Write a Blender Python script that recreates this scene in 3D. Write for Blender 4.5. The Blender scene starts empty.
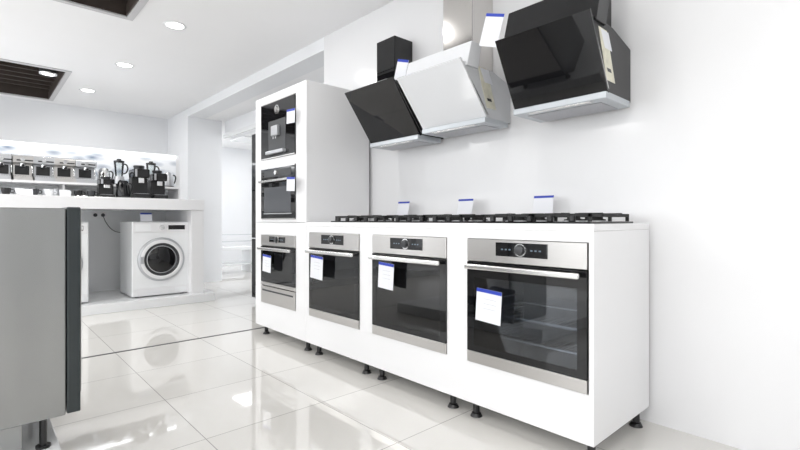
import bpy, bmesh, math, random
from mathutils import Vector, Matrix
random.seed(4)
sc = bpy.context.scene
sc.view_settings.view_transform = 'Standard'
sc.view_settings.exposure = 0.1
CAMH = 0.97
TH = math.radians(42.7)
F = 460.0
def pX(x, Y): return Y*math.tan(TH+math.atan((x-400)/F))
def pY(x, X): return X/math.tan(TH+math.atan((x-400)/F))

# ---------------- materials ----------------
def mat(name, col, rough=0.5, metal=0.0, spec=0.5, coat=0.0, emit=None, es=0, noise=0.0, nscale=30, aniso=None, bump=0.0):
    m = bpy.data.materials.new(name); m.use_nodes = True
    nt = m.node_tree; b = nt.nodes['Principled BSDF']
    b.inputs['Base Color'].default_value = (*col, 1)
    b.inputs['Roughness'].default_value = rough
    b.inputs['Metallic'].default_value = metal
    b.inputs['Specular IOR Level'].default_value = spec
    b.inputs['Coat Weight'].default_value = coat
    b.inputs['Coat Roughness'].default_value = 0.03
    if emit:
        b.inputs['Emission Color'].default_value = (*emit, 1)
        b.inputs['Emission Strength'].default_value = es
    if noise or bump:
        tc = nt.nodes.new('ShaderNodeTexCoord'); mp = nt.nodes.new('ShaderNodeMapping')
        n = nt.nodes.new('ShaderNodeTexNoise'); n.inputs['Scale'].default_value = nscale
        if aniso: mp.inputs['Scale'].default_value = aniso
        nt.links.new(tc.outputs['Object'], mp.inputs['Vector']); nt.links.new(mp.outputs['Vector'], n.inputs['Vector'])
        if noise:
            r = nt.nodes.new('ShaderNodeValToRGB')
            r.color_ramp.elements[0].color = (*[max(0, c*(1-noise)) for c in col], 1)
            r.color_ramp.elements[1].color = (*[min(1, c*(1+noise)) for c in col], 1)
            nt.links.new(n.outputs['Fac'], r.inputs['Fac']); nt.links.new(r.outputs['Color'], b.inputs['Base Color'])
        if bump:
            bp = nt.nodes.new('ShaderNodeBump'); bp.inputs['Strength'].default_value = bump; bp.inputs['Distance'].default_value = 0.01
            nt.links.new(n.outputs['Fac'], bp.inputs['Height']); nt.links.new(bp.outputs['Normal'], b.inputs['Normal'])
    return m
M = {}
M['wall'] = mat('wall_paint_gloss', (0.79,0.79,0.80), 0.14, spec=0.55, noise=0.01, nscale=2, bump=0.02)
M['wallm'] = mat('wall_paint', (0.80,0.81,0.83), 0.6, noise=0.01, nscale=3)
M['ceil'] = mat('ceiling_paint', (0.88,0.88,0.89), 0.7, noise=0.01, nscale=3)
M['lacq'] = mat('white_lacquer', (0.84,0.84,0.85), 0.15, spec=0.5, noise=0.005, nscale=2)
M['white'] = mat('white_enamel', (0.84,0.85,0.86), 0.25, noise=0.005, nscale=5)
M['plastic'] = mat('white_plastic', (0.78,0.78,0.79), 0.4)
M['steel'] = mat('brushed_steel', (0.56,0.545,0.53), 0.30, metal=1, noise=0.06, nscale=40, aniso=(1,1,25))
M['steelh'] = mat('satin_steel', (0.70,0.69,0.68), 0.22, metal=1)
M['chrome'] = mat('chrome', (0.8,0.8,0.8), 0.08, metal=1)
M['chim'] = mat('polished_steel_duct', (0.68,0.66,0.64), 0.12, metal=1, noise=0.05, nscale=20, aniso=(15,15,1))
M['silver'] = mat('silver_paint', (0.50,0.51,0.53), 0.32, metal=0.6)
M['bglass'] = mat('black_glass', (0.006,0.006,0.007), 0.03, spec=0.5)
M['black'] = mat('black_plastic', (0.012,0.012,0.013), 0.35)
M['iron'] = mat('cast_iron', (0.010,0.010,0.010), 0.6, noise=0.2, nscale=80)
M['dark'] = mat('dark_grey_metal', (0.06,0.062,0.066), 0.35, metal=0.5)
M['wglass'] = mat('white_glass', (0.74,0.75,0.77), 0.04, spec=0.6, coat=0.5)
M['hwhite'] = mat('hood_body_white', (0.68,0.69,0.71), 0.25, metal=0.15)
M['tray'] = mat('hood_tray', (0.50,0.53,0.56), 0.3, metal=0.2)
M['filter'] = mat('hood_filter_mesh', (0.4,0.4,0.42), 0.35, metal=1, noise=0.4, nscale=300)
M['card'] = mat('price_card', (0.80,0.81,0.85), 0.5)
M['blue'] = mat('blue_print', (0.02,0.05,0.42), 0.5)
M['brown'] = mat('brown_recess', (0.045,0.033,0.027), 0.6, noise=0.3, nscale=10)
M['frame'] = mat('recess_trim', (0.55,0.55,0.56), 0.5)
M['galv'] = mat('grey_side_panel', (0.31,0.315,0.31), 0.26, metal=0.9, noise=0.16, nscale=2.2, aniso=(5,5,0.7))
M['green'] = mat('dark_door_edge', (0.035,0.042,0.044), 0.2, metal=0.4)
M['lamp'] = mat('lamp_emitter', (1,1,1), 0.5, emit=(1,0.98,0.94), es=8)
M['led'] = mat('led_strip', (1,1,1), 0.5, emit=(0.95,0.98,1), es=5)
M['cavity'] = mat('oven_enamel', (0.07,0.075,0.085), 0.25)
M['display'] = mat('display_glow', (0.01,0.01,0.01), 0.1, emit=(0.6,0.8,1), es=0.3)
M['label'] = mat('energy_label', (0.72,0.70,0.58), 0.5, noise=0.3, nscale=25)
M['steelshelf'] = mat('strip_metal', (0.10,0.10,0.11), 0.35, metal=0.9)
M['rubber'] = mat('rubber', (0.02,0.02,0.02), 0.6)
M['red'] = mat('red_enamel', (0.4,0.03,0.03), 0.3)

def glass_mat(name, tint):
    m = bpy.data.materials.new(name); m.use_nodes = True; nt = m.node_tree
    for n in list(nt.nodes): nt.nodes.remove(n)
    o = nt.nodes.new('ShaderNodeOutputMaterial'); g = nt.nodes.new('ShaderNodeBsdfGlossy'); g.inputs['Roughness'].default_value = 0.02
    t = nt.nodes.new('ShaderNodeBsdfTransparent'); t.inputs['Color'].default_value = (*tint,1)
    fr = nt.nodes.new('ShaderNodeFresnel'); fr.inputs['IOR'].default_value = 1.65
    mx = nt.nodes.new('ShaderNodeMixShader')
    nt.links.new(fr.outputs[0], mx.inputs[0]); nt.links.new(t.outputs[0], mx.inputs[1]); nt.links.new(g.outputs[0], mx.inputs[2])
    nt.links.new(mx.outputs[0], o.inputs[0]); return m
M['tint'] = glass_mat('tinted_oven_glass', (0.68,0.71,0.75))
M['clear'] = glass_mat('clear_glass', (0.85,0.88,0.88))

def floor_mat():
    m = bpy.data.materials.new('polished_porcelain_tile'); m.use_nodes = True; nt = m.node_tree; b = nt.nodes['Principled BSDF']
    tc = nt.nodes.new('ShaderNodeTexCoord'); mp = nt.nodes.new('ShaderNodeMapping'); mp.inputs['Location'].default_value = (-0.15+6, -3.88+12, 0)
    br = nt.nodes.new('ShaderNodeTexBrick'); br.offset = 0; br.squash = 1
    br.inputs['Scale'].default_value = 1; br.inputs['Brick Width'].default_value = 0.6; br.inputs['Row Height'].default_value = 0.6
    br.inputs['Mortar Size'].default_value = 0.0022; br.inputs['Mortar Smooth'].default_value = 0.3
    br.inputs['Color1'].default_value = (0.75,0.735,0.705,1); br.inputs['Color2'].default_value = (0.78,0.765,0.735,1); br.inputs['Mortar'].default_value = (0.33,0.32,0.31,1)
    n = nt.nodes.new('ShaderNodeTexNoise'); n.inputs['Scale'].default_value = 120
    mx = nt.nodes.new('ShaderNodeMixRGB'); mx.blend_type = 'MULTIPLY'; mx.inputs[0].default_value = 0.06
    nt.links.new(tc.outputs['Object'], mp.inputs['Vector']); nt.links.new(mp.outputs[0], br.inputs['Vector']); nt.links.new(tc.outputs['Object'], n.inputs['Vector'])
    nt.links.new(br.outputs['Color'], mx.inputs[1]); nt.links.new(n.outputs['Color'], mx.inputs[2]); nt.links.new(mx.outputs[0], b.inputs['Base Color'])
    b.inputs['Roughness'].default_value = 0.035; b.inputs['Specular IOR Level'].default_value = 1.0
    return m
M['floor'] = floor_mat()
def poster_mat():
    m = bpy.data.materials.new('printed_graphic_band'); m.use_nodes = True; nt = m.node_tree; b = nt.nodes['Principled BSDF']
    tc = nt.nodes.new('ShaderNodeTexCoord'); mp = nt.nodes.new('ShaderNodeMapping'); mp.inputs['Scale'].default_value = (2.2,1,5)
    v = nt.nodes.new('ShaderNodeTexVoronoi'); v.inputs['Scale'].default_value = 2.5
    r = nt.nodes.new('ShaderNodeValToRGB'); e = r.color_ramp.elements
    e[0].color = (0.22,0.27,0.36,1); e[0].position = 0.05; e[1].color = (0.85,0.87,0.9,1); e[1].position = 0.6
    x = e.new(0.3); x.color = (0.5,0.54,0.6,1)
    nt.links.new(tc.outputs['Object'], mp.inputs['Vector']); nt.links.new(mp.outputs[0], v.inputs['Vector']); nt.links.new(v.outputs['Distance'], r.inputs['Fac']); nt.links.new(r.outputs[0], b.inputs['Base Color'])
    nt.links.new(r.outputs[0], b.inputs['Emission Color']); b.inputs['Emission Strength'].default_value = 0.1
    b.inputs['Roughness'].default_value = 0.3
    return m
M['poster'] = poster_mat()

# ---------------- geometry helpers ----------------
def add_box(bm, x0,x1,y0,y1,z0,z1):
    vs = [bm.verts.new((x,y,z)) for x in (x0,x1) for y in (y0,y1) for z in (z0,z1)]
    for f in ((0,1,3,2),(4,6,7,5),(0,4,5,1),(2,3,7,6),(0,2,6,4),(1,5,7,3)):
        bm.faces.new([vs[i] for i in f])
def finish(name, bm, m, bev=0.0, smooth=False, parent=None, seg=2):
    bmesh.ops.recalc_face_normals(bm, faces=bm.faces)
    me = bpy.data.meshes.new(name); bm.to_mesh(me); bm.free()
    o = bpy.data.objects.new(name, me); sc.collection.objects.link(o)
    me.materials.append(M[m] if isinstance(m, str) else m)
    if smooth:
        for p in me.polygons: p.use_smooth = True
        try: me.set_sharp_from_angle(angle=math.radians(40))
        except Exception: pass
    if bev > 0:
        md = o.modifiers.new('bevel','BEVEL'); md.width = bev; md.segments = seg; md.limit_method = 'ANGLE'
        md.harden_normals = False
    if parent: o.parent = parent
    return o
class T:
    def __init__(s, name, o=(0,0,0), rot=0.0):
        s.o = Vector(o); s.e = bpy.data.objects.new(name, None); s.e.location = s.o; s.e.empty_display_size = 0.1
        s.e.rotation_euler = (0,0,rot)
        sc.collection.objects.link(s.e)
    def fin(s, part, bm, m, bev=0, smooth=False, seg=2):
        bmesh.ops.translate(bm, verts=bm.verts, vec=-s.o)
        return finish(part, bm, m, bev, smooth, s.e, seg)
    def box(s, part, m, x0,x1,y0,y1,z0,z1, bev=0.002, seg=2):
        bm = bmesh.new(); add_box(bm,x0,x1,y0,y1,z0,z1); return s.fin(part,bm,m,bev,seg=seg)
    def boxes(s, part, m, L, bev=0.001):
        bm = bmesh.new()
        for b in L: add_box(bm,*b)
        return s.fin(part,bm,m,bev)
    def cyl(s, part, m, c, r, h, axis='Z', r2=None, seg=40, bev=0.0):
        bm = bmesh.new()
        bmesh.ops.create_cone(bm, cap_ends=True, segments=seg, radius1=r, radius2=r if r2 is None else r2, depth=h)
        R = {'Z':Matrix(), 'X':Matrix.Rotation(math.pi/2,4,'Y'), 'Y':Matrix.Rotation(math.pi/2,4,'X')}[axis]
        bmesh.ops.transform(bm, matrix=Matrix.Translation(c)@R, verts=bm.verts)
        return s.fin(part,bm,m,bev,True)
    def prism(s, part, m, pts, axis, a0, a1, bev=0.002):
        bm = bmesh.new()
        def P(p,a): return {'Y':(p[0],a,p[1]), 'X':(a,p[0],p[1]), 'Z':(p[0],p[1],a)}[axis]
        A = [bm.verts.new(P(p,a0)) for p in pts]; Bv = [bm.verts.new(P(p,a1)) for p in pts]
        bm.faces.new(A); bm.faces.new(Bv[::-1]); n = len(pts)
        for i in range(n): bm.faces.new((A[i],A[(i+1)%n],Bv[(i+1)%n],Bv[i]))
        return s.fin(part,bm,m,bev)
    def lathe(s, part, m, c, prof, axis='Z', seg=48):
        bm = bmesh.new(); rings = []
        for r,z in prof:
            rings.append([bm.verts.new((max(r,1e-4)*math.cos(2*math.pi*i/seg), max(r,1e-4)*math.sin(2*math.pi*i/seg), z)) for i in range(seg)])
        for a,b in zip(rings,rings[1:]):
            for i in range(seg): bm.faces.new((a[i],a[(i+1)%seg],b[(i+1)%seg],b[i]))
        R = {'Z':Matrix(), '-Y':Matrix.Rotation(math.pi/2,4,'X'), '-X':Matrix.Rotation(-math.pi/2,4,'Y')}[axis]
        bmesh.ops.transform(bm, matrix=Matrix.Translation(c)@R, verts=bm.verts)
        return s.fin(part,bm,m,0,True)
    def tube(s, part, m, pts, r):
        cu = bpy.data.curves.new(part,'CURVE'); cu.dimensions='3D'; cu.bevel_depth=r; cu.bevel_resolution=3; cu.use_fill_caps=True
        sp = cu.splines.new('BEZIER'); sp.bezier_points.add(len(pts)-1)
        for bp,p in zip(sp.bezier_points,pts):
            bp.co = Vector(p)-s.o; bp.handle_left_type='AUTO'; bp.handle_right_type='AUTO'
        cu.materials.append(M[m]); o = bpy.data.objects.new(part,cu); sc.collection.objects.link(o); o.parent=s.e; return o

def slab(name, m, x0,x1,y0,y1,z0,z1, bev=0.0):
    bm = bmesh.new(); add_box(bm,x0,x1,y0,y1,z0,z1); return finish(name,bm,m,bev)

# ---------------- room shell ----------------
CH = 2.67; WX = 2.38; FY = 8.35; LX = -4.5; BY = -3.5
slab('floor','floor', LX-0.2, 6.2, BY-0.2, FY+2.2, -0.1, 0)
def holed(name, m, X, Y, holes, z0, z1):
    xs = sorted({X[0],X[1],*[h[0] for h in holes],*[h[1] for h in holes]}); ys = sorted({Y[0],Y[1],*[h[2] for h in holes],*[h[3] for h in holes]})
    bm = bmesh.new()
    for a,b in zip(xs,xs[1:]):
        for c,d in zip(ys,ys[1:]):
            mx,my=(a+b)/2,(c+d)/2
            if any(h[0]<mx<h[1] and h[2]<my<h[3] for h in holes): continue
            add_box(bm,a,b,c,d,z0,z1)
    return finish(name,bm,m)
HA = (-1.2,0.76,6.45,8.1); HB = (-1.2,0.93,2.2,4.36)
holed('ceiling','ceil',(LX,WX),(BY,FY),[HA,HB],CH,CH+0.08)
slab('ceiling_alcove','ceil', WX+0.25,6.2,3.55,FY+2.2,2.55,2.65)
slab('wall_right','wall', WX,WX+0.25,BY,3.62,0,CH+0.08)
slab('beam_right','wallm', WX,WX+0.25,3.62,FY,2.55,CH+0.08)
slab('wall_back','wallm', LX,WX,FY,FY+0.2,0,CH+0.08)
slab('pillar_right','wallm', WX,2.9,7.35,FY+0.2,0,2.55)
slab('wall_alcove','wallm', 2.95,3.1,3.62,6.05,0,2.55)
slab('wall_alcove_lintel','wallm', 2.95,3.1,6.05,7.35,2.3,2.55)
slab('wall_alcove_end','wallm', WX+0.25,3.1,3.42,3.62,0,2.55)
slab('wall_far_room','wallm', 2.9,6.2,9.9,10.1,0,2.55)
slab('wall_far_room_side','wallm', 6.0,6.2,3.6,10.1,0,2.55)
slab('wall_rear','wallm', LX,WX+0.25,BY-0.2,BY,0,CH+0.08)
bm = bmesh.new()
add_box(bm,LX-0.2,LX,BY,FY,0,0.3); add_box(bm,LX-0.2,LX,BY,FY,2.45,CH+0.08)
y = BY
while y < FY-0.1:
    add_box(bm,LX-0.2,LX,y,y+0.2,0.3,2.45); y += 2.9
finish('wall_left',bm,'wallm')
w = T('door_frame',(2.95,6.7,0))
w.boxes('casing','white',[(2.91,2.95,6.0,6.08,0,2.34),(2.91,2.95,6.08,7.34,2.28,2.34)])
slab('baseboard_back','white',LX,WX,FY-0.015,FY,0,0.08)
def recess(h,n):
    r = T('ceiling_recess',((h[0]+h[1])/2,(h[2]+h[3])/2,CH))
    a,b,c,d = h; t=0.02; D=0.28
    r.boxes('liner','brown',[(a-t,a,c-t,d+t,CH+0.085,CH+D),(b,b+t,c-t,d+t,CH+0.085,CH+D),(a,b,c-t,c,CH+0.085,CH+D),(a,b,d,d+t,CH+0.085,CH+D),(a-t,b+t,c-t,d+t,CH+D,CH+D+t)],0)
    r.boxes('inner_lip','brown',[(a,a+.01,c,d,CH-0.0,CH+.09),(b-.01,b,c,d,CH,CH+.09),(a,b,c,c+.01,CH,CH+.09),(a,b,d-.01,d,CH,CH+.09)],0)
    f=0.05
    r.boxes('trim','frame',[(a-f,a,c-f,d+f,CH-0.012,CH-0.001),(b,b+f,c-f,d+f,CH-0.012,CH-0.001),(a,b,c-f,c,CH-0.012,CH-0.001),(a,b,d,d+f,CH-0.012,CH-0.001)],0.001)
    L=[]; y=c+0.15
    while y<d-0.1:
        L.append((a+.01,b-.01,y,y+0.03,CH+0.10,CH+0.15)); y+=0.22
    r.boxes('slats','brown',L,0)
    sx,sy=b-0.14,c+0.25
    r.cyl('spot_body','dark',(sx,sy,CH+0.06),0.085,0.12)
    r.lathe('spot_ring','chrome',(sx,sy,CH-0.004),[(0.06,0.003),(0.062,-0.006),(0.085,-0.006),(0.09,0.004)])
    r.cyl('spot_lens','lamp',(sx,sy,CH-0.003),0.055,0.004)
recess(HA,0); recess(HB,1)
def area(name, loc, sx, sy, p, shape='RECTANGLE', rot=(0,0,0), col=(1,0.985,0.96), spread=180):
    l = bpy.data.lights.new(name,'AREA'); l.shape=shape; l.size=sx; l.size_y=sy; l.energy=p; l.color=col; l.spread=math.radians(spread)
    o = bpy.data.objects.new(name,l); o.location=loc; o.rotation_euler=rot; sc.collection.objects.link(o); return o
for (x,y) in [(1.08,7.2),(1.20,5.75),(1.28,4.28),(1.3,2.8),(1.3,1.3),(1.3,-0.2),(1.3,-1.7)]:
    d = T('recessed_downlight',(x,y,CH))
    d.lathe('bezel','white',(x,y,CH),[(0.066,0.0),(0.07,-0.006),(0.088,-0.006),(0.094,-0.001)])
    d.cyl('lens','lamp',(x,y,CH-0.003),0.067,0.004)
    a = area('light',(0,0,-0.012),0.12,0.12,9 if y>3.5 else (5 if y>2 else 2.5),'DISK'); a.parent=d.e
for (x,y,pw) in [(-1.0,-2.2,24),(-1.0,0.3,26),(-3.0,-2.2,26),(-3.0,0.3,28),(-3.0,3.2,30),(-3.0,6.2,34),(-0.95,5.3,36),(-2.0,7.6,30)]:  # unseen panels, added on the ceiling to fill the showroom with light
    d = T('added_fill_panel',(x,y,CH))
    d.box('housing','white',x-0.62,x+0.62,y-0.32,y+0.32,CH-0.03,CH-0.001)
    a = area('light',(0,0,-0.034),1.18,0.58,pw); a.parent=d.e
for (x,y) in [(4.3,6.5),(4.3,8.6)]:  # more added panels, out of view, brightening the room past the doorway
    d = T('added_fill_panel',(x,y,2.55))
    d.box('housing','white',x-0.62,x+0.62,y-0.32,y+0.32,2.52,2.549)
    a = area('light',(0,0,-0.034),1.18,0.58,15); a.parent=d.e
slab('trim_1','steelshelf', -4.4,1.95,3.872,3.892,0,0.003)

# ---------------- counter cabinet ----------------
FX = 1.766; Z0=0.085; Z1=0.955
OV = [(0.825,1.425),(1.56,2.155),(2.285,2.87)]
OZ0,OZ1 = 0.284,0.882
Yr,Yl,Yt = 0.803,2.915,3.74
BX = 2.35
c = T('display_kitchen_counter',((FX+BX)/2,(Yr+Yl)/2,0))
L=[(FX,BX,Yr,Yl,Z1-0.03,Z1),(FX+0.02,BX,Yr+.02,Yl,Z0,Z0+0.03),(FX,BX,Yr,Yr+0.02,Z0,Z1-0.03),(BX-0.02,BX,Yr+.02,Yl,Z0+.03,Z1-0.03)]
c.box('worktop','lacq',*L[0],bev=0.003); c.boxes('carcass','lacq',L[1:],0.001)
c.boxes('front_rails','lacq',[(FX,FX+0.02,Yr+0.02,Yl,OZ1,Z1-0.03),(FX,FX+0.02,Yr+0.02,Yl,Z0,OZ0)],0.0)
c.boxes('front_stiles','lacq',[(FX,FX+0.02,OV[0][1],OV[1][0],OZ0,OZ1),(FX,FX+0.02,OV[1][1],OV[2][0],OZ0,OZ1),(FX,FX+0.02,OV[2][1],Yl,OZ0,OZ1)],0.0)
c.boxes('dividers','white',[(FX+.02,BX-.02,1.49,1.51,Z0+.03,Z1-.03),(FX+.02,BX-.02,2.21,2.23,Z0+.03,Z1-.03)],0)
def foot(t,x,y,z=Z0):
    t.cyl('leg','black',(x,y,z/2+0.01),0.016,z-0.02,seg=20)
    t.cyl('leg_pad','black',(x,y,0.008),0.03,0.016,r2=0.022,seg=24)
    t.cyl('leg_flange','black',(x,y,z-0.008),0.024,0.016,seg=24)
for x in (FX+0.06,BX-0.06):
    for y in (0.84,1.42,1.57,2.14,2.29,2.84): foot(c,x,y)
TZ=1.99
t = T('tall_appliance_housing',((FX+BX)/2,(Yl+Yt)/2,0))
TA=(3.065,3.625)
U=[(1.465,1.925),(0.975,1.395),(0.285,0.85)]
yl=Yl+0.002
t.boxes('sides','lacq',[(FX,BX,yl,yl+0.02,Z0,TZ-0.02),(FX,BX,Yt-0.02,Yt,Z0,TZ-0.02)],0.001)
t.boxes('top_and_shelves','lacq',[(FX,BX,yl,Yt,TZ-0.02,TZ)]+[(FX+.02,BX,yl+.02,Yt-.02,a,a+.015) for a in (Z0,U[2][1]+.03,U[1][1]+.025)],0.001)
t.box('back','white',BX-0.02,BX,yl+.02,Yt-.02,Z0+.02,TZ-.02)
a0,a1=yl+.02,Yt-.02
t.boxes('front_stiles','lacq',[(FX,FX+.02,a0,TA[0],Z0,0.951),(FX,FX+.02,TA[1],a1,Z0,0.951),(FX,FX+.02,a0,TA[0],0.954,TZ-.02),(FX,FX+.02,TA[1],a1,0.954,TZ-.02)],0)
t.boxes('front_rails','lacq',[(FX,FX+.02,TA[0],TA[1],Z0,U[2][0]),(FX,FX+.02,TA[0],TA[1],U[2][1],0.951),(FX,FX+.02,TA[0],TA[1],0.954,U[1][0]),(FX,FX+.02,TA[0],TA[1],U[1][1],U[0][0]),(FX,FX+.02,TA[0],TA[1],U[0][1],TZ-.02)],0)
for x in (FX+0.06,BX-0.06):
    for y in (2.99,3.66): foot(t,x,y)

# ---------------- ovens ----------------
def tag(name, X, Yc, z0, z1, wdt, tilt=0.0):
    g = T(name,(X,Yc,z1), tilt)
    g.box('card','card',X-0.001,X+0.001,Yc-wdt/2,Yc+wdt/2,z0,z1,bev=0)
    g.box('blue_band','blue',X-0.002,X-0.001,Yc-wdt/2,Yc+wdt/2,z1-0.016,z1,bev=0)
    g.boxes('text_lines','silver',[(X-0.0016,X-0.001,Yc-wdt*.3,Yc+wdt*.2,z1-.045-k*.022,z1-.0435-k*.022) for k in range(3)],0)
    g.e.rotation_euler=(0.06,0,0)
    return g
PR=0.008
def oven(Y0,Y1,z0,z1,panel=0.108,bottom=0.055,racks=True,handle=True,name='built_in_oven'):
    Y0+=0.002; Y1-=0.002; z0+=0.002; z1-=0.002
    o = T(name,(FX,(Y0+Y1)/2,z0)); xf=FX-PR; yc=(Y0+Y1)/2
    zp=z1-panel
    o.box('control_panel','steel',xf,FX+.01,Y0,Y1,zp+0.002,z1,bev=0.002)
    o.box('display','bglass',xf-0.002,xf,yc-0.13,yc+0.13,zp+0.034,z1-0.012,bev=0.0)
    o.lathe('knob','dark',(xf-0.002,yc,(zp+z1)/2+0.011),[(0.0001,0.02),(0.017,0.02),(0.02,0.018),(0.021,0.0)],'-X')
    o.lathe('knob_ring','chrome',(xf-0.001,yc,(zp+z1)/2+0.011),[(0.023,0.0),(0.024,0.006),(0.029,0.006),(0.03,0.0)],'-X')
    o.boxes('display_icons','display',[(xf-0.0026,xf-0.002,yc+s*(0.055+k*0.02)-0.005,yc+s*(0.055+k*0.02)+0.005,(zp+z1)/2+0.008,(zp+z1)/2+0.014) for s in (-1,1) for k in range(3)],0)
    b=z0+bottom; m=0.04
    wz0,wz1=b+0.03,zp-0.075
    o.boxes('door_frame','bglass',[(xf,FX+.01,Y0,Y0+m,b,zp-0.003),(xf,FX+.01,Y1-m,Y1,b,zp-0.003),(xf,FX+.01,Y0+m,Y1-m,b,wz0),(xf,FX+.01,Y0+m,Y1-m,wz1,zp-0.003)],0)
    o.box('door_window','tint',xf+0.0005,xf+0.004,Y0+m,Y1-m,wz0,wz1,bev=0)
    o.box('door_bottom_trim','steel',xf-0.001,FX+.01,Y0,Y1,z0,b-0.002)
    c0,c1=Y0+0.03,Y1-0.03; g=FX+.011
    o.boxes('cavity','cavity',[(g,FX+0.45,c0-.01,c0,wz0-.03,wz1+.03),(g,FX+0.45,c1,c1+.01,wz0-.03,wz1+.03),(g,FX+0.45,c0,c1,wz0-.03,wz0-.02),(g,FX+0.45,c0,c1,wz1+.02,wz1+.03),(FX+0.44,FX+0.45,c0,c1,wz0-.03,wz1+.03)],0)
    if racks:
        R=[]
        for zz in (wz0+0.05,wz0+0.15):
            R+=[(FX+0.03,FX+0.036,c0,c1,zz,zz+.008),(FX+0.4,FX+0.406,c0,c1,zz,zz+.008)]
            n=14
            R+=[(FX+0.03,FX+0.4,c0+(c1-c0)*(k+.5)/n-.002,c0+(c1-c0)*(k+.5)/n+.002,zz+.002,zz+.006) for k in range(n)]
        for s in (c0+.004,c1-.007):
            R+=[(FX+0.02,FX+0.42,s,s+.003,wz0+0.02+k*0.045,wz0+0.025+k*0.045) for k in range(5)]
        o.boxes('wire_racks','steelh',R,0)
    if handle:
        zh=zp-0.022
        o.box('handle_bar','steelh',xf-0.045,xf-0.028,Y0+0.015,Y1-0.015,zh-0.012,zh+0.012,bev=0.006,seg=3)
        o.boxes('handle_posts','steelh',[(xf-0.03,xf-0.0005,Y0+0.05,Y0+0.066,zh-.009,zh+.009),(xf-0.03,xf-0.0005,Y1-0.066,Y1-0.05,zh-.009,zh+.009)],0.001)
    return o
for (a,b) in OV: oven(a,b,OZ0,OZ1)
TX=FX-PR-0.050
def ptag(xa,xb,ya,yb,X):
    Ya,Yb=pY(xa,X),pY(xb,X); Yc=(Ya+Yb)/2; fwd=.678*X+.735*Yc
    return tag('price_tag',X,Yc,CAMH-(yb-220)*fwd/F,CAMH-(ya-220)*fwd/F,Ya-Yb)
ptag(477,502,290,323,TX); ptag(379,394,263,289,TX); ptag(311,323,256,279,TX)
oven(TA[0],TA[1],0.43,0.85,panel=0.09,bottom=0.03,racks=True,name='compact_oven')
xf=FX-PR
wd = T('warming_drawer',(FX,3.345,0.287)); wd.box('front','steel',xf,FX-0.0005,TA[0]+.002,TA[1]-.002,0.287,0.426); wd.box('recess','dark',xf-.0015,xf,TA[0]+.03,TA[1]-.03,0.385,0.398,bev=0)
wd.box('body','cavity',FX+.001,FX+.45,TA[0]+.03,TA[1]-.03,0.29,0.42)
def column_unit(name,z0,z1,kind):
    o=T(name,(FX,3.345,z0)); a,b=TA[0]+.002,TA[1]-.002; xf=FX-PR; z0+=.002; z1-=.002
    o.box('front_glass','bglass',xf,FX-.0005,a,b,z0,z1)
    o.box('body','black',FX+.001,FX+.4,a+.02,b-.02,z0+.01,z1-.01)
    o.boxes('edge_trim','steelh',[(xf-.002,xf,a,b,z0,z0+.008),(xf-.002,xf,a,b,z1-.008,z1)],0)
    yc=(a+b)/2
    if kind=='coffee':
        o.lathe('dial','steelh',(xf,yc,z1-.075),[(.0001,.014),(.02,.014),(.022,.0)],'-X')
        o.lathe('dial_ring','chrome',(xf,yc,z1-.075),[(.03,0),(.031,.005),(.035,.005),(.036,0)],'-X')
        o.box('spout_block','silver',xf-.03,xf-.0005,yc-.05,yc+.05,z0+.17,z0+.25,bev=.006)
        o.boxes('spouts','chrome',[(xf-.025,xf-.012,yc-.025,yc-.012,z0+.145,z0+.17),(xf-.025,xf-.012,yc+.012,yc+.025,z0+.145,z0+.17)])
        o.box('niche_panel','dark',xf-.002,xf-.0002,yc-.14,yc+.14,z0+.06,z0+.30,bev=0)
        o.box('drip_tray','silver',xf-.03,xf-.0005,yc-.14,yc+.14,z0+.03,z0+.055)
    else:
        o.box('display','dark',xf-.0015,xf,a+.06,b-.06,z1-.075,z1-.02,bev=0)
        o.lathe('dial','steelh',(xf,yc,z1-.048),[(.0001,.018),(.018,.018),(.02,.0)],'-X')
        o.box('handle_bar','steelh',xf-.04,xf-.026,a+.03,b-.03,z1-.12,z1-.102,bev=.004)
        o.boxes('handle_posts','steelh',[(xf-.027,xf-.0003,a+.06,a+.075,z1-.118,z1-.104),(xf-.027,xf-.0003,b-.075,b-.06,z1-.118,z1-.104)])
        o.box('window_frame','silver',xf-.0014,xf-.0002,a+.05,b-.05,z0+.04,z0+.048,bev=0)
        o.box('window_inner','cavity',xf-.001,xf-.0002,a+.06,b-.06,z0+.055,z1-.16,bev=0)
column_unit('built_in_coffee_machine',*U[0],'coffee'); column_unit('built_in_microwave',*U[1],'micro')
ptag(287,295,109,123,FX-.045); ptag(287,295,177,191,FX-.055); ptag(263,271,255,272,TX)

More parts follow.
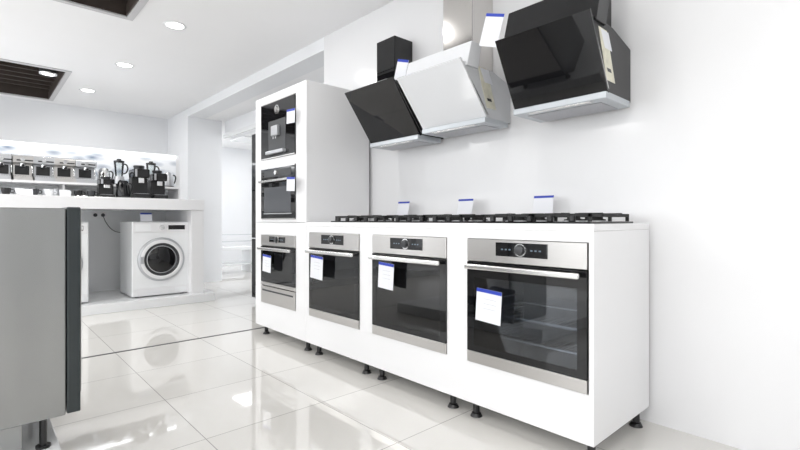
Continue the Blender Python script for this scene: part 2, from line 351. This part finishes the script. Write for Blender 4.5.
# ---------------- gas hobs ----------------
def hob(Y0,Y1):
    o=T('gas_hob',((FX+BX)/2,(Y0+Y1)/2,Z1)); x0,x1=FX+.05,FX+.495; z=Z1+0.0005
    o.box('glass_plate','bglass',x0,x1,Y0,Y1,z,z+.008,bev=.003)
    burn=[(x0+.14,Y0+.14,.028),(x0+.14,Y1-.14,.036),(x0+.34,Y0+.14,.04),(x0+.34,Y1-.14,.03)]
    for (x,y,r) in burn:
        o.lathe('burner','iron',(x,y,z+.008),[(r+.014,0),(r+.012,.010),(r,.012),(r,.022),(r-.006,.026),(.0001,.026)])
        o.lathe('burner_base','silver',(x,y,z+.008),[(r+.022,0),(r+.02,.004),(r+.01,.004)])
    B=[]
    ym=(Y0+Y1)/2
    for (p,q) in ((Y0+.012,ym-.004),(ym+.004,Y1-.012)):
        zt=z+.028; h=.014; s=.013
        B+=[(x0+.03,x1-.02,p,p+s,zt,zt+h),(x0+.03,x1-.02,q-s,q,zt,zt+h),(x0+.03,x0+.03+s,p,q,zt,zt+h),(x1-.02-s,x1-.02,p,q,zt,zt+h),((x0+x1)/2-s/2+.005,(x0+x1)/2+s/2+.005,p,q,zt,zt+h)]
        yc=(p+q)/2
        for bx in (x0+.14,x0+.34):
            B+=[(bx-s/2,bx+s/2,p,yc-.03,zt+.002,zt+h+.004),(bx-s/2,bx+s/2,yc+.03,q,zt+.002,zt+h+.004)]
            B+=[(bx-.09,bx-.035,yc-s/2,yc+s/2,zt+.002,zt+h+.004),(bx+.035,bx+.08,yc-s/2,yc+s/2,zt+.002,zt+h+.004)]
        for xx in (x0+.03,(x0+x1)/2,x1-.02-s):
            for yy in (p,q-s): B.append((xx,xx+s,yy,yy+s,z+.0085,zt))
    o.boxes('cast_iron_grates','iron',B,.001)
    for k in range(5):
        o.cyl('control_knob','black',(x0+.016,ym-.2+.1*k,z+.020),.014,.024,seg=24,bev=.002)
hob(0.84,1.41); hob(1.52,2.09); hob(2.13,2.68)
def stand_tag(px,w=.12):
    x=2.28; y=pY(px,x)
    g=T('price_tag',(x,y,Z1),0.0); z=Z1+.0005
    g.boxes('holder','chrome',[(x-.005,x+.02,y-.02,y+.02,z,z+.004),(x+.006,x+.009,y-.004,y+.004,z+.004,z+.06)],0)
    g.prism('card','card',[(x,z+.05),(x+.002,z+.05),(x+.022,z+.148),(x+.02,z+.148)],'Y',y-w/2,y+w/2,0)
    g.prism('blue_band','blue',[(x+.0165,z+.136),(x+.0175,z+.136),(x+.0200,z+.1485),(x+.0190,z+.1485)],'Y',y-w/2,y+w/2,0)
stand_tag(542); stand_tag(464); stand_tag(402)

# ---------------- hoods ----------------
def hood(Y0,Y1,xt,zt,xb,zb,g,body,chY,chX,chTop,chm,upper=None,upm=None,label=True):
    o=T('cooker_hood',(WX-.001,(Y0+Y1)/2,zb)); W=WX-.002
    dx,dz=xt-xb,zt-zb; L=math.hypot(dx,dz); nx,nz=-dz/L,dx/L
    if nx>0: nx,nz=-nx,-nz
    th=.012
    p=[(xb,zb),(xt,zt),(xt+nx*th,zt+nz*th),(xb+nx*th,zb+nz*th)]
    o.prism('front_glass',g,p,'Y',Y0,Y1,.001)
    i=.012
    q=[(xb-nx*.002,zb+.004),(xt-nx*.002-dx*.06,zt-dz*.06),(xt+.06,zt-dz*.02),(chX+.02,zt-.01),(W,zt-.06),(W,zb+.004)]
    o.prism('body_shell',body,q,'Y',Y0+i,Y1-i,.003)
    o.prism('edge_strip','steelh',[(xb-nx*.001,zb+.02),(xt-nx*.001,zt-.01),(xt-nx*.012,zt-.01),(xb-nx*.012,zb+.02)],'Y',Y0+.004,Y0+i,.0)
    if upper:
        ux,uz=upper
        o.prism('upper_panel',upm,[(xt+.05,zt-.03),(ux,uz),(ux+.09,uz),(xt+.15,zt-.03)],'Y',Y0,Y1,.002)
    o.box('bottom_tray','tray',xb-.03,W-.04,Y0+.0,Y1-.0,zb-.028,zb+.003,bev=.004)
    o.box('grease_filter','filter',xb+.03,W-.06,Y0+.05,Y1-.05,zb-.031,zb-.028,bev=0)
    o.box('lamp_strip','steelh',xb-.02,xb+.01,Y0+.08,Y1-.08,zb-.0305,zb-.028,bev=0)
    o.box('chimney',chm,chX,W,chY[0],chY[1],zt-.08,chTop,bev=.003)
    if label:
        o.prism('energy_label','label',[(xb+.0,zb+.06),(xb+.09,zb+.06),(xb+.0,zb+.28),(xb-.085,zb+.28)],'Y',Y0+i-.002,Y0+i-.0005,0)
        o.prism('label_heading','card',[(xb-.02,zb+.2),(xb+.055,zb+.2),(xb+.015,zb+.275),(xb-.065,zb+.275)],'Y',Y0+i-.0026,Y0+i-.002,0)
        o.prism('label_bars','black',[(xb+.01,zb+.1),(xb+.05,zb+.1),(xb+.04,zb+.115),(xb+.0,zb+.115)],'Y',Y0+i-.0026,Y0+i-.002,0)
    return o
hood(0.885,1.37,1.92,1.87,2.10,1.545,'bglass','black',(0.99,1.24),2.15,2.62,'bglass',(2.03,2.04),'bglass')
hood(1.58,2.08,1.90,1.84,2.14,1.55,'wglass','hwhite',(1.72,1.95),2.17,2.64,'chim',(1.99,1.95),'wglass')
hood(2.12,2.62,1.90,1.86,2.145,1.525,'bglass','black',(2.44,2.64),2.2,2.29,'bglass',label=False)
def hood_tag(x,y,z,w=.1,h=.15,tl=.25):
    g=T('price_tag',(x,y,z),0.35); g.e.rotation_euler=(tl,0,.3)
    g.box('card','card',x-.001,x+.001,y-w/2,y+w/2,z-h,z,bev=0); g.box('blue_band','blue',x-.002,x-.001,y-w/2,y+w/2,z-.016,z,bev=0)
hood_tag(2.0,1.43,2.05,.10,.17,.25); hood_tag(2.0,2.135,1.99,.08,.13,.25)

# ---------------- foreground appliance ----------------
slab_p=T('display_platform',(-0.2,2.6,0)); slab_p.box('deck','white',-1.2,0.24,1.9,3.6,0.0,0.10,bev=.004)
f=T('freestanding_dishwasher',(-0.02,2.47,0.1))
f.box('side_and_back_shell','galv',-0.30,0.255,2.17,2.77,0.22,1.015,bev=.004)
f.box('plinth','galv',-0.30,0.125,2.175,2.76,0.1005,0.2195,bev=.002)
f.box('front_door','green',0.258,0.302,2.165,2.775,0.225,1.02,bev=.004)
f.box('door_front_panel','steel',0.3025,0.305,2.17,2.77,0.30,1.01,bev=.001)
f.box('handle','steelh',0.31,0.32,2.22,2.72,0.93,0.945); f.boxes('handle_posts','steelh',[(0.3055,0.312,2.24,2.26,.932,.943),(0.3055,0.312,2.68,2.70,.932,.943)],0)
for x in (.19,):
    for y in (2.22,2.7):
        f.cyl('foot','black',(x,y,.16),.012,.12,seg=16); f.cyl('foot_pad','black',(x,y,.1055),.024,.01,seg=24)

# ---------------- laundry display ----------------
P=T('laundry_display_counter',(0,6.1,0)); PY=5.6; XR=2.0
P.box('worktop','lacq',-2.6,XR,PY,6.75,1.085,1.21,bev=.004)
P.box('plinth','white',-2.6,2.12,PY-.02,6.75,0,0.10,bev=.004)
P.box('end_panel','lacq',XR-.14,XR,PY+.02,6.75,0.10,1.085,bev=.003)
P.box('back_panel','white',-2.6,XR-.14,6.62,6.75,0.10,1.085,bev=0)
P.box('upstand_panel','white',-2.6,2.03,6.60,6.66,1.21,1.84,bev=.003)
P.box('graphic_band','poster',-2.5,1.98,6.590,6.598,1.42,1.78,bev=0)
P.box('led_strip','led',-2.5,1.98,6.575,6.599,1.81,1.82,bev=0)
P.boxes('riser_shelf','lacq',[(-2.6,1.9,6.15,6.585,1.36,1.385),(1.88,1.9,6.15,6.585,1.21,1.36),(-.4,-.38,6.2,6.585,1.21,1.36),(0.7,0.72,6.2,6.585,1.21,1.36)],.002)
def washer(X0):
    X1=X0+.6; Y0=5.74; z0=.10; xc=(X0+X1)/2
    w=T('washing_machine',(xc,Y0+.29,z0))
    w.box('body','white',X0,X1,Y0,Y0+.57,z0+.012,z0+.85,bev=.012,seg=3)
    w.box('control_fascia','plastic',X0+.01,X1-.01,Y0-.012,Y0+.0,z0+.73,z0+.84,bev=.004)
    w.box('detergent_drawer','white',X0+.025,X0+.19,Y0-.018,Y0-.012,z0+.74,z0+.825,bev=.003)
    w.lathe('program_dial','chrome',(xc,Y0-.012,z0+.785),[(.0001,.024),(.022,.024),(.026,.02),(.028,0)],'-Y')
    w.box('display','bglass',xc+.07,X1-.05,Y0-.0135,Y0-.012,z0+.76,z0+.81,bev=0)
    w.box('kickplate','plastic',X0+.01,X1-.01,Y0-.006,Y0,z0+.02,z0+.10,bev=.002)
    w.box('filter_flap','white',X1-.16,X1-.04,Y0-.009,Y0-.006,z0+.03,z0+.09,bev=.002)
    c=(xc,Y0,z0+.42)
    w.lathe('door_outer_ring','silver',c,[(.25,0),(.245,.018),(.235,.026),(.225,.028)],'-Y',64)
    w.lathe('door_white_ring','plastic',c,[(.226,.026),(.21,.034),(.195,.034),(.187,.03)],'-Y',64)
    w.lathe('door_dark_ring','dark',c,[(.188,.03),(.17,.03),(.158,.015)],'-Y',64)
    w.lathe('door_glass','silver',c,[(.16,.012),(.13,.016)],'-Y',64)
    w.lathe('door_bowl','bglass',c,[(.15,.013),(.13,.022),(.07,.032),(.0001,.036)],'-Y',64)
    w.box('door_handle','silver',xc-.225,xc-.19,Y0-.04,Y0-.034,c[2]-.04,c[2]+.04,bev=.003)
    for x in (X0+.06,X1-.06):
        for y in (Y0+.06,Y0+.5): w.cyl('foot','black',(x,y,z0+.006),.022,.012,seg=20)
washer(1.27); washer(0.27)
sX=pX(99,6.62)
s=T('wall_socket',(sX,6.62,1.03)); s.box('plate','plastic',sX-.08,sX+.08,6.609,6.619,.99,1.07)
for k in (-.04,.04): s.cyl('socket_well','dark',(sX+k,6.607,1.03),.022,.004,'Y',seg=24)
s.tube('power_cable','rubber',[(sX+.04,6.603,1.02),(sX+.07,6.57,.93),(sX+.14,6.55,.84),(sX+.24,6.55,.80),(sX+.34,6.56,.70)],.004)
g=T('price_tag',(1.40,5.85,.955)); g.prism('card','card',[(5.84,.952),(5.842,.952),(5.87,1.05),(5.868,1.05)],'X',1.38,1.50,0); g.prism('blue_band','blue',[(5.861,1.035),(5.862,1.035),(5.866,1.05),(5.865,1.05)],'X',1.38,1.50,0)

# ---- small appliances ----
def espresso(x,y,z,w,d,h,m):
    o=T('espresso_machine',(x,y,z)); x0,x1=x-w/2,x+w/2; y0,y1=y-d/2,y+d/2
    bl='black'
    o.box('base',m,x0,x1,y0,y1,z+.001,z+h*.16,bev=.004)
    o.box('rear_tower',m,x0,x1,y,y1,z+h*.16,z+h*.66,bev=.004)
    o.box('splash_back',bl,x0+.04,x1-.04,y-.003,y,z+h*.25,z+h*.6,bev=0)
    o.box('head',m,x0,x1,y0+d*.12,y1,z+h*.66,z+h*.93,bev=.01)
    o.box('control_strip',bl,x0+.05,x1-.015,y0+d*.12-.002,y0+d*.12,z+h*.74,z+h*.79,bev=0)
    o.cyl('group_head','chrome',(x,y0+d*.3,z+h*.6),w*.13,h*.12,seg=24)
    o.cyl('portafilter_handle',bl,(x,y0+d*.08,z+h*.56),.012,d*.35,'Y',seg=16)
    o.tube('steam_wand','chrome',[(x1-.03,y0+d*.25,z+h*.66),(x1-.02,y0+d*.15,z+h*.5),(x1-.02,y0+d*.12,z+h*.28)],.005)
    o.cyl('gauge','chrome',(x,y0+d*.12-.004,z+h*.8),w*.10,.008,'Y',seg=24)
    o.box('cup_rail','chrome',x0+.01,x1-.01,y,y1-.01,z+h*.93,z+h,bev=.003)
    o.boxes('drip_grid',bl,[(x0+.02+k*.02,x0+.026+k*.02,y0+.01,y-.01,z+h*.16,z+h*.17) for k in range(int((w-.04)/.02))],0)
def bean_machine(x,y,z,w,d,h):
    o=T('coffee_maker',(x,y,z)); x0,x1=x-w/2,x+w/2; y0,y1=y-d/2,y+d/2
    o.box('drip_base','black',x0,x1,y0,y1,z+.001,z+h*.14,bev=.006)
    o.box('body','black',x0,x1,y0+d*.45,y1,z+h*.14,z+h*.62,bev=.004)
    o.box('upper_body','bglass',x0,x1,y0+d*.1,y1,z+h*.62,z+h*.88,bev=.012)
    o.box('side_trim','silver',x0+.01,x0+.03,y0+d*.1-.004,y0+d*.1,z+h*.64,z+h*.86,bev=0)
    o.box('spout','chrome',x-.03,x+.03,y0+d*.18,y0+d*.4,z+h*.46,z+h*.62,bev=.005)
    o.box('drip_plate','silver',x0+.01,x1-.01,y0+.01,y0+d*.42,z+h*.14,z+h*.15,bev=0)
    o.lathe('bean_hopper','dark',(x,y+d*.1,z+h*.88),[(w*.3,0),(w*.36,h*.1),(w*.33,h*.12),(.0001,h*.12)])
def kettle(x,y,z,h,m):
    o=T('electric_kettle',(x,y,z)); r=h*.34
    o.cyl('base','black',(x,y,z+.01),r*1.02,.018,seg=32)
    o.lathe('body',m,(x,y,z+.02),[(r,0),(r*1.02,h*.1),(r*.9,h*.55),(r*.72,h*.8),(r*.6,h*.86),(.0001,h*.88)])
    o.cyl('lid_knob','black',(x,y,z+h*.93),.012,h*.08,seg=16)
    o.tube('handle','black',[(x+r*.6,y,z+h*.8),(x+r*1.2,y,z+h*.78),(x+r*1.25,y,z+h*.45),(x+r*.92,y,z+h*.2)],.008)
    o.prism('spout',m,[(x-r*.75,z+h*.75),(x-r*1.05,z+h*.8),(x-r*.85,z+h*.5)],'Y',y-.015,y+.015)
def blender_(x,y,z,h):
    o=T('kitchen_blender',(x,y,z))
    o.lathe('motor_base','silver',(x,y,z+.001),[(h*.2,0),(h*.21,h*.05),(h*.16,h*.33),(.0001,h*.34)])
    o.cyl('speed_dial','black',(x,y-h*.19,z+h*.15),.015,.014,'Y',seg=20)
    o.lathe('jar','clear',(x,y,z+h*.34),[(h*.12,0),(h*.17,h*.5),(h*.17,h*.55)])
    o.lathe('lid','black',(x,y,z+h*.87),[(h*.175,0),(h*.175,h*.05),(h*.08,h*.07),(h*.07,h*.12),(.0001,h*.12)])
    o.tube('handle','black',[(x+h*.15,y,z+h*.82),(x+h*.25,y,z+h*.78),(x+h*.24,y,z+h*.5),(x+h*.13,y,z+h*.44)],.008)
def cup(x,y,z,m,r=.035):
    o=T('coffee_cup',(x,y,z))
    o.lathe('bowl',m,(x,y,z+.001),[(.0001,0),(r*.6,0),(r*.95,r*.9),(r,r*1.7),(r*.92,r*1.7),(r*.85,r*.9),(.0001,r*.3)],seg=24)
    o.tube('handle',m,[(x+r*.9,y,z+r*1.4),(x+r*1.5,y,z+r*1.2),(x+r*1.4,y,z+r*.7),(x+r*.85,y,z+r*.6)],.004)
RZ=1.386; CZ=1.211
row=[(1,'e','silver'),(22,'e','steel'),(43,'e','silver'),(64,'e','steel'),(85,'e','silver'),(104,'k','chrome'),(119,'b',0),(135,'k','silver'),(151,'b',0),(168,'k','silver')]
for x,k,m in row:
    X=pX(x,6.36)
    if k=='e': espresso(X,6.36,RZ,.20,.26,.28,m)
    elif k=='k': kettle(X,6.36,RZ,.20,m)
    else: blender_(X,6.36,RZ,.32)
for xx in (-1.3,-.95,-.6,-.25): espresso(xx,6.36,RZ,.24,.26,.29,'silver')
bean_machine(pX(106,5.85),5.85,CZ,.14,.2,.23)
bean_machine(pX(140,5.85),5.87,CZ,.16,.28,.38)
kettle(pX(123,5.8),5.8,CZ,.20,'bglass')
bean_machine(pX(159,5.85),5.9,CZ,.15,.28,.34)
bm=bmesh.new()
for k in range(11):
    x=-.1+k*.09; bmesh.ops.create_cone(bm,cap_ends=True,segments=20,radius1=.025,radius2=.025,depth=.08,matrix=Matrix.Translation((x,5.97+.02*(k%2),CZ+.041)))
finish('coffee_tins',bm,'silver',smooth=True)
for i,xp in enumerate((6,20,34,49,64,78,91)):
    cup(pX(xp,5.82),5.82,CZ,('black','white','dark','white','white','black','dark')[i],.04)
for k in range(3):
    x=.02+k*.3
    g=T('price_tag',(x,5.72,CZ)); g.prism('card','card',[(5.70,CZ+.001),(5.702,CZ+.001),(5.72,CZ+.06),(5.718,CZ+.06)],'X',x,x+.09,0)

# ---------------- black fridge next to tall housing ----------------
k=T('refrigerator',(2.65,4.9,0))
k.box('cabinet','dark',2.45,2.93,4.6,5.2,.03,1.98,bev=.005)
k.boxes('doors','bglass',[(2.405,2.447,4.6,5.2,.06,.75),(2.405,2.447,4.6,5.2,.76,1.98)],.004)
k.boxes('handles','steelh',[(2.375,2.39,4.66,4.68,.4,.72),(2.375,2.39,4.66,4.68,.8,1.3),(2.389,2.405,4.662,4.678,.42,.44),(2.389,2.405,4.662,4.678,.68,.70),(2.389,2.405,4.662,4.678,.82,.84),(2.389,2.405,4.662,4.678,1.26,1.28)])
k.boxes('feet','black',[(2.47,2.5,4.63,4.66,0,.03),(2.47,2.5,5.14,5.17,0,.03),(2.88,2.91,4.63,4.66,0,.03),(2.88,2.91,5.14,5.17,0,.03)])
b=T('low_display_bench',(3.4,8.2,0))
b.boxes('bench','white',[(3.0,4.6,8.2,8.7,.42,.47),(3.05,3.1,8.25,8.65,0,.42),(3.8,3.85,8.25,8.65,0,.42),(4.5,4.55,8.25,8.65,0,.42),(3.0,4.6,8.25,8.6,.14,.17)],.003)
b.boxes('rails','silver',[(3.0,4.6,8.66,8.68,.55,.57),(3.0,4.6,8.66,8.68,.68,.70),(3.02,3.04,8.66,8.68,.47,.70),(4.56,4.58,8.66,8.68,.47,.70)],.001)

# ---------------- world / camera ----------------
w=bpy.data.worlds.new('World'); sc.world=w; w.use_nodes=True
w.node_tree.nodes['Background'].inputs[0].default_value=(0.95,0.975,1,1); w.node_tree.nodes['Background'].inputs[1].default_value=2.6
cam=bpy.data.cameras.new('Camera'); co=bpy.data.objects.new('Camera',cam); sc.collection.objects.link(co)
cam.sensor_width=36; cam.lens=F/800*36; cam.shift_y=-5/800; cam.clip_start=0.02
co.location=(0,0,CAMH); co.rotation_euler=(math.pi/2,0,-TH)
sc.camera=co
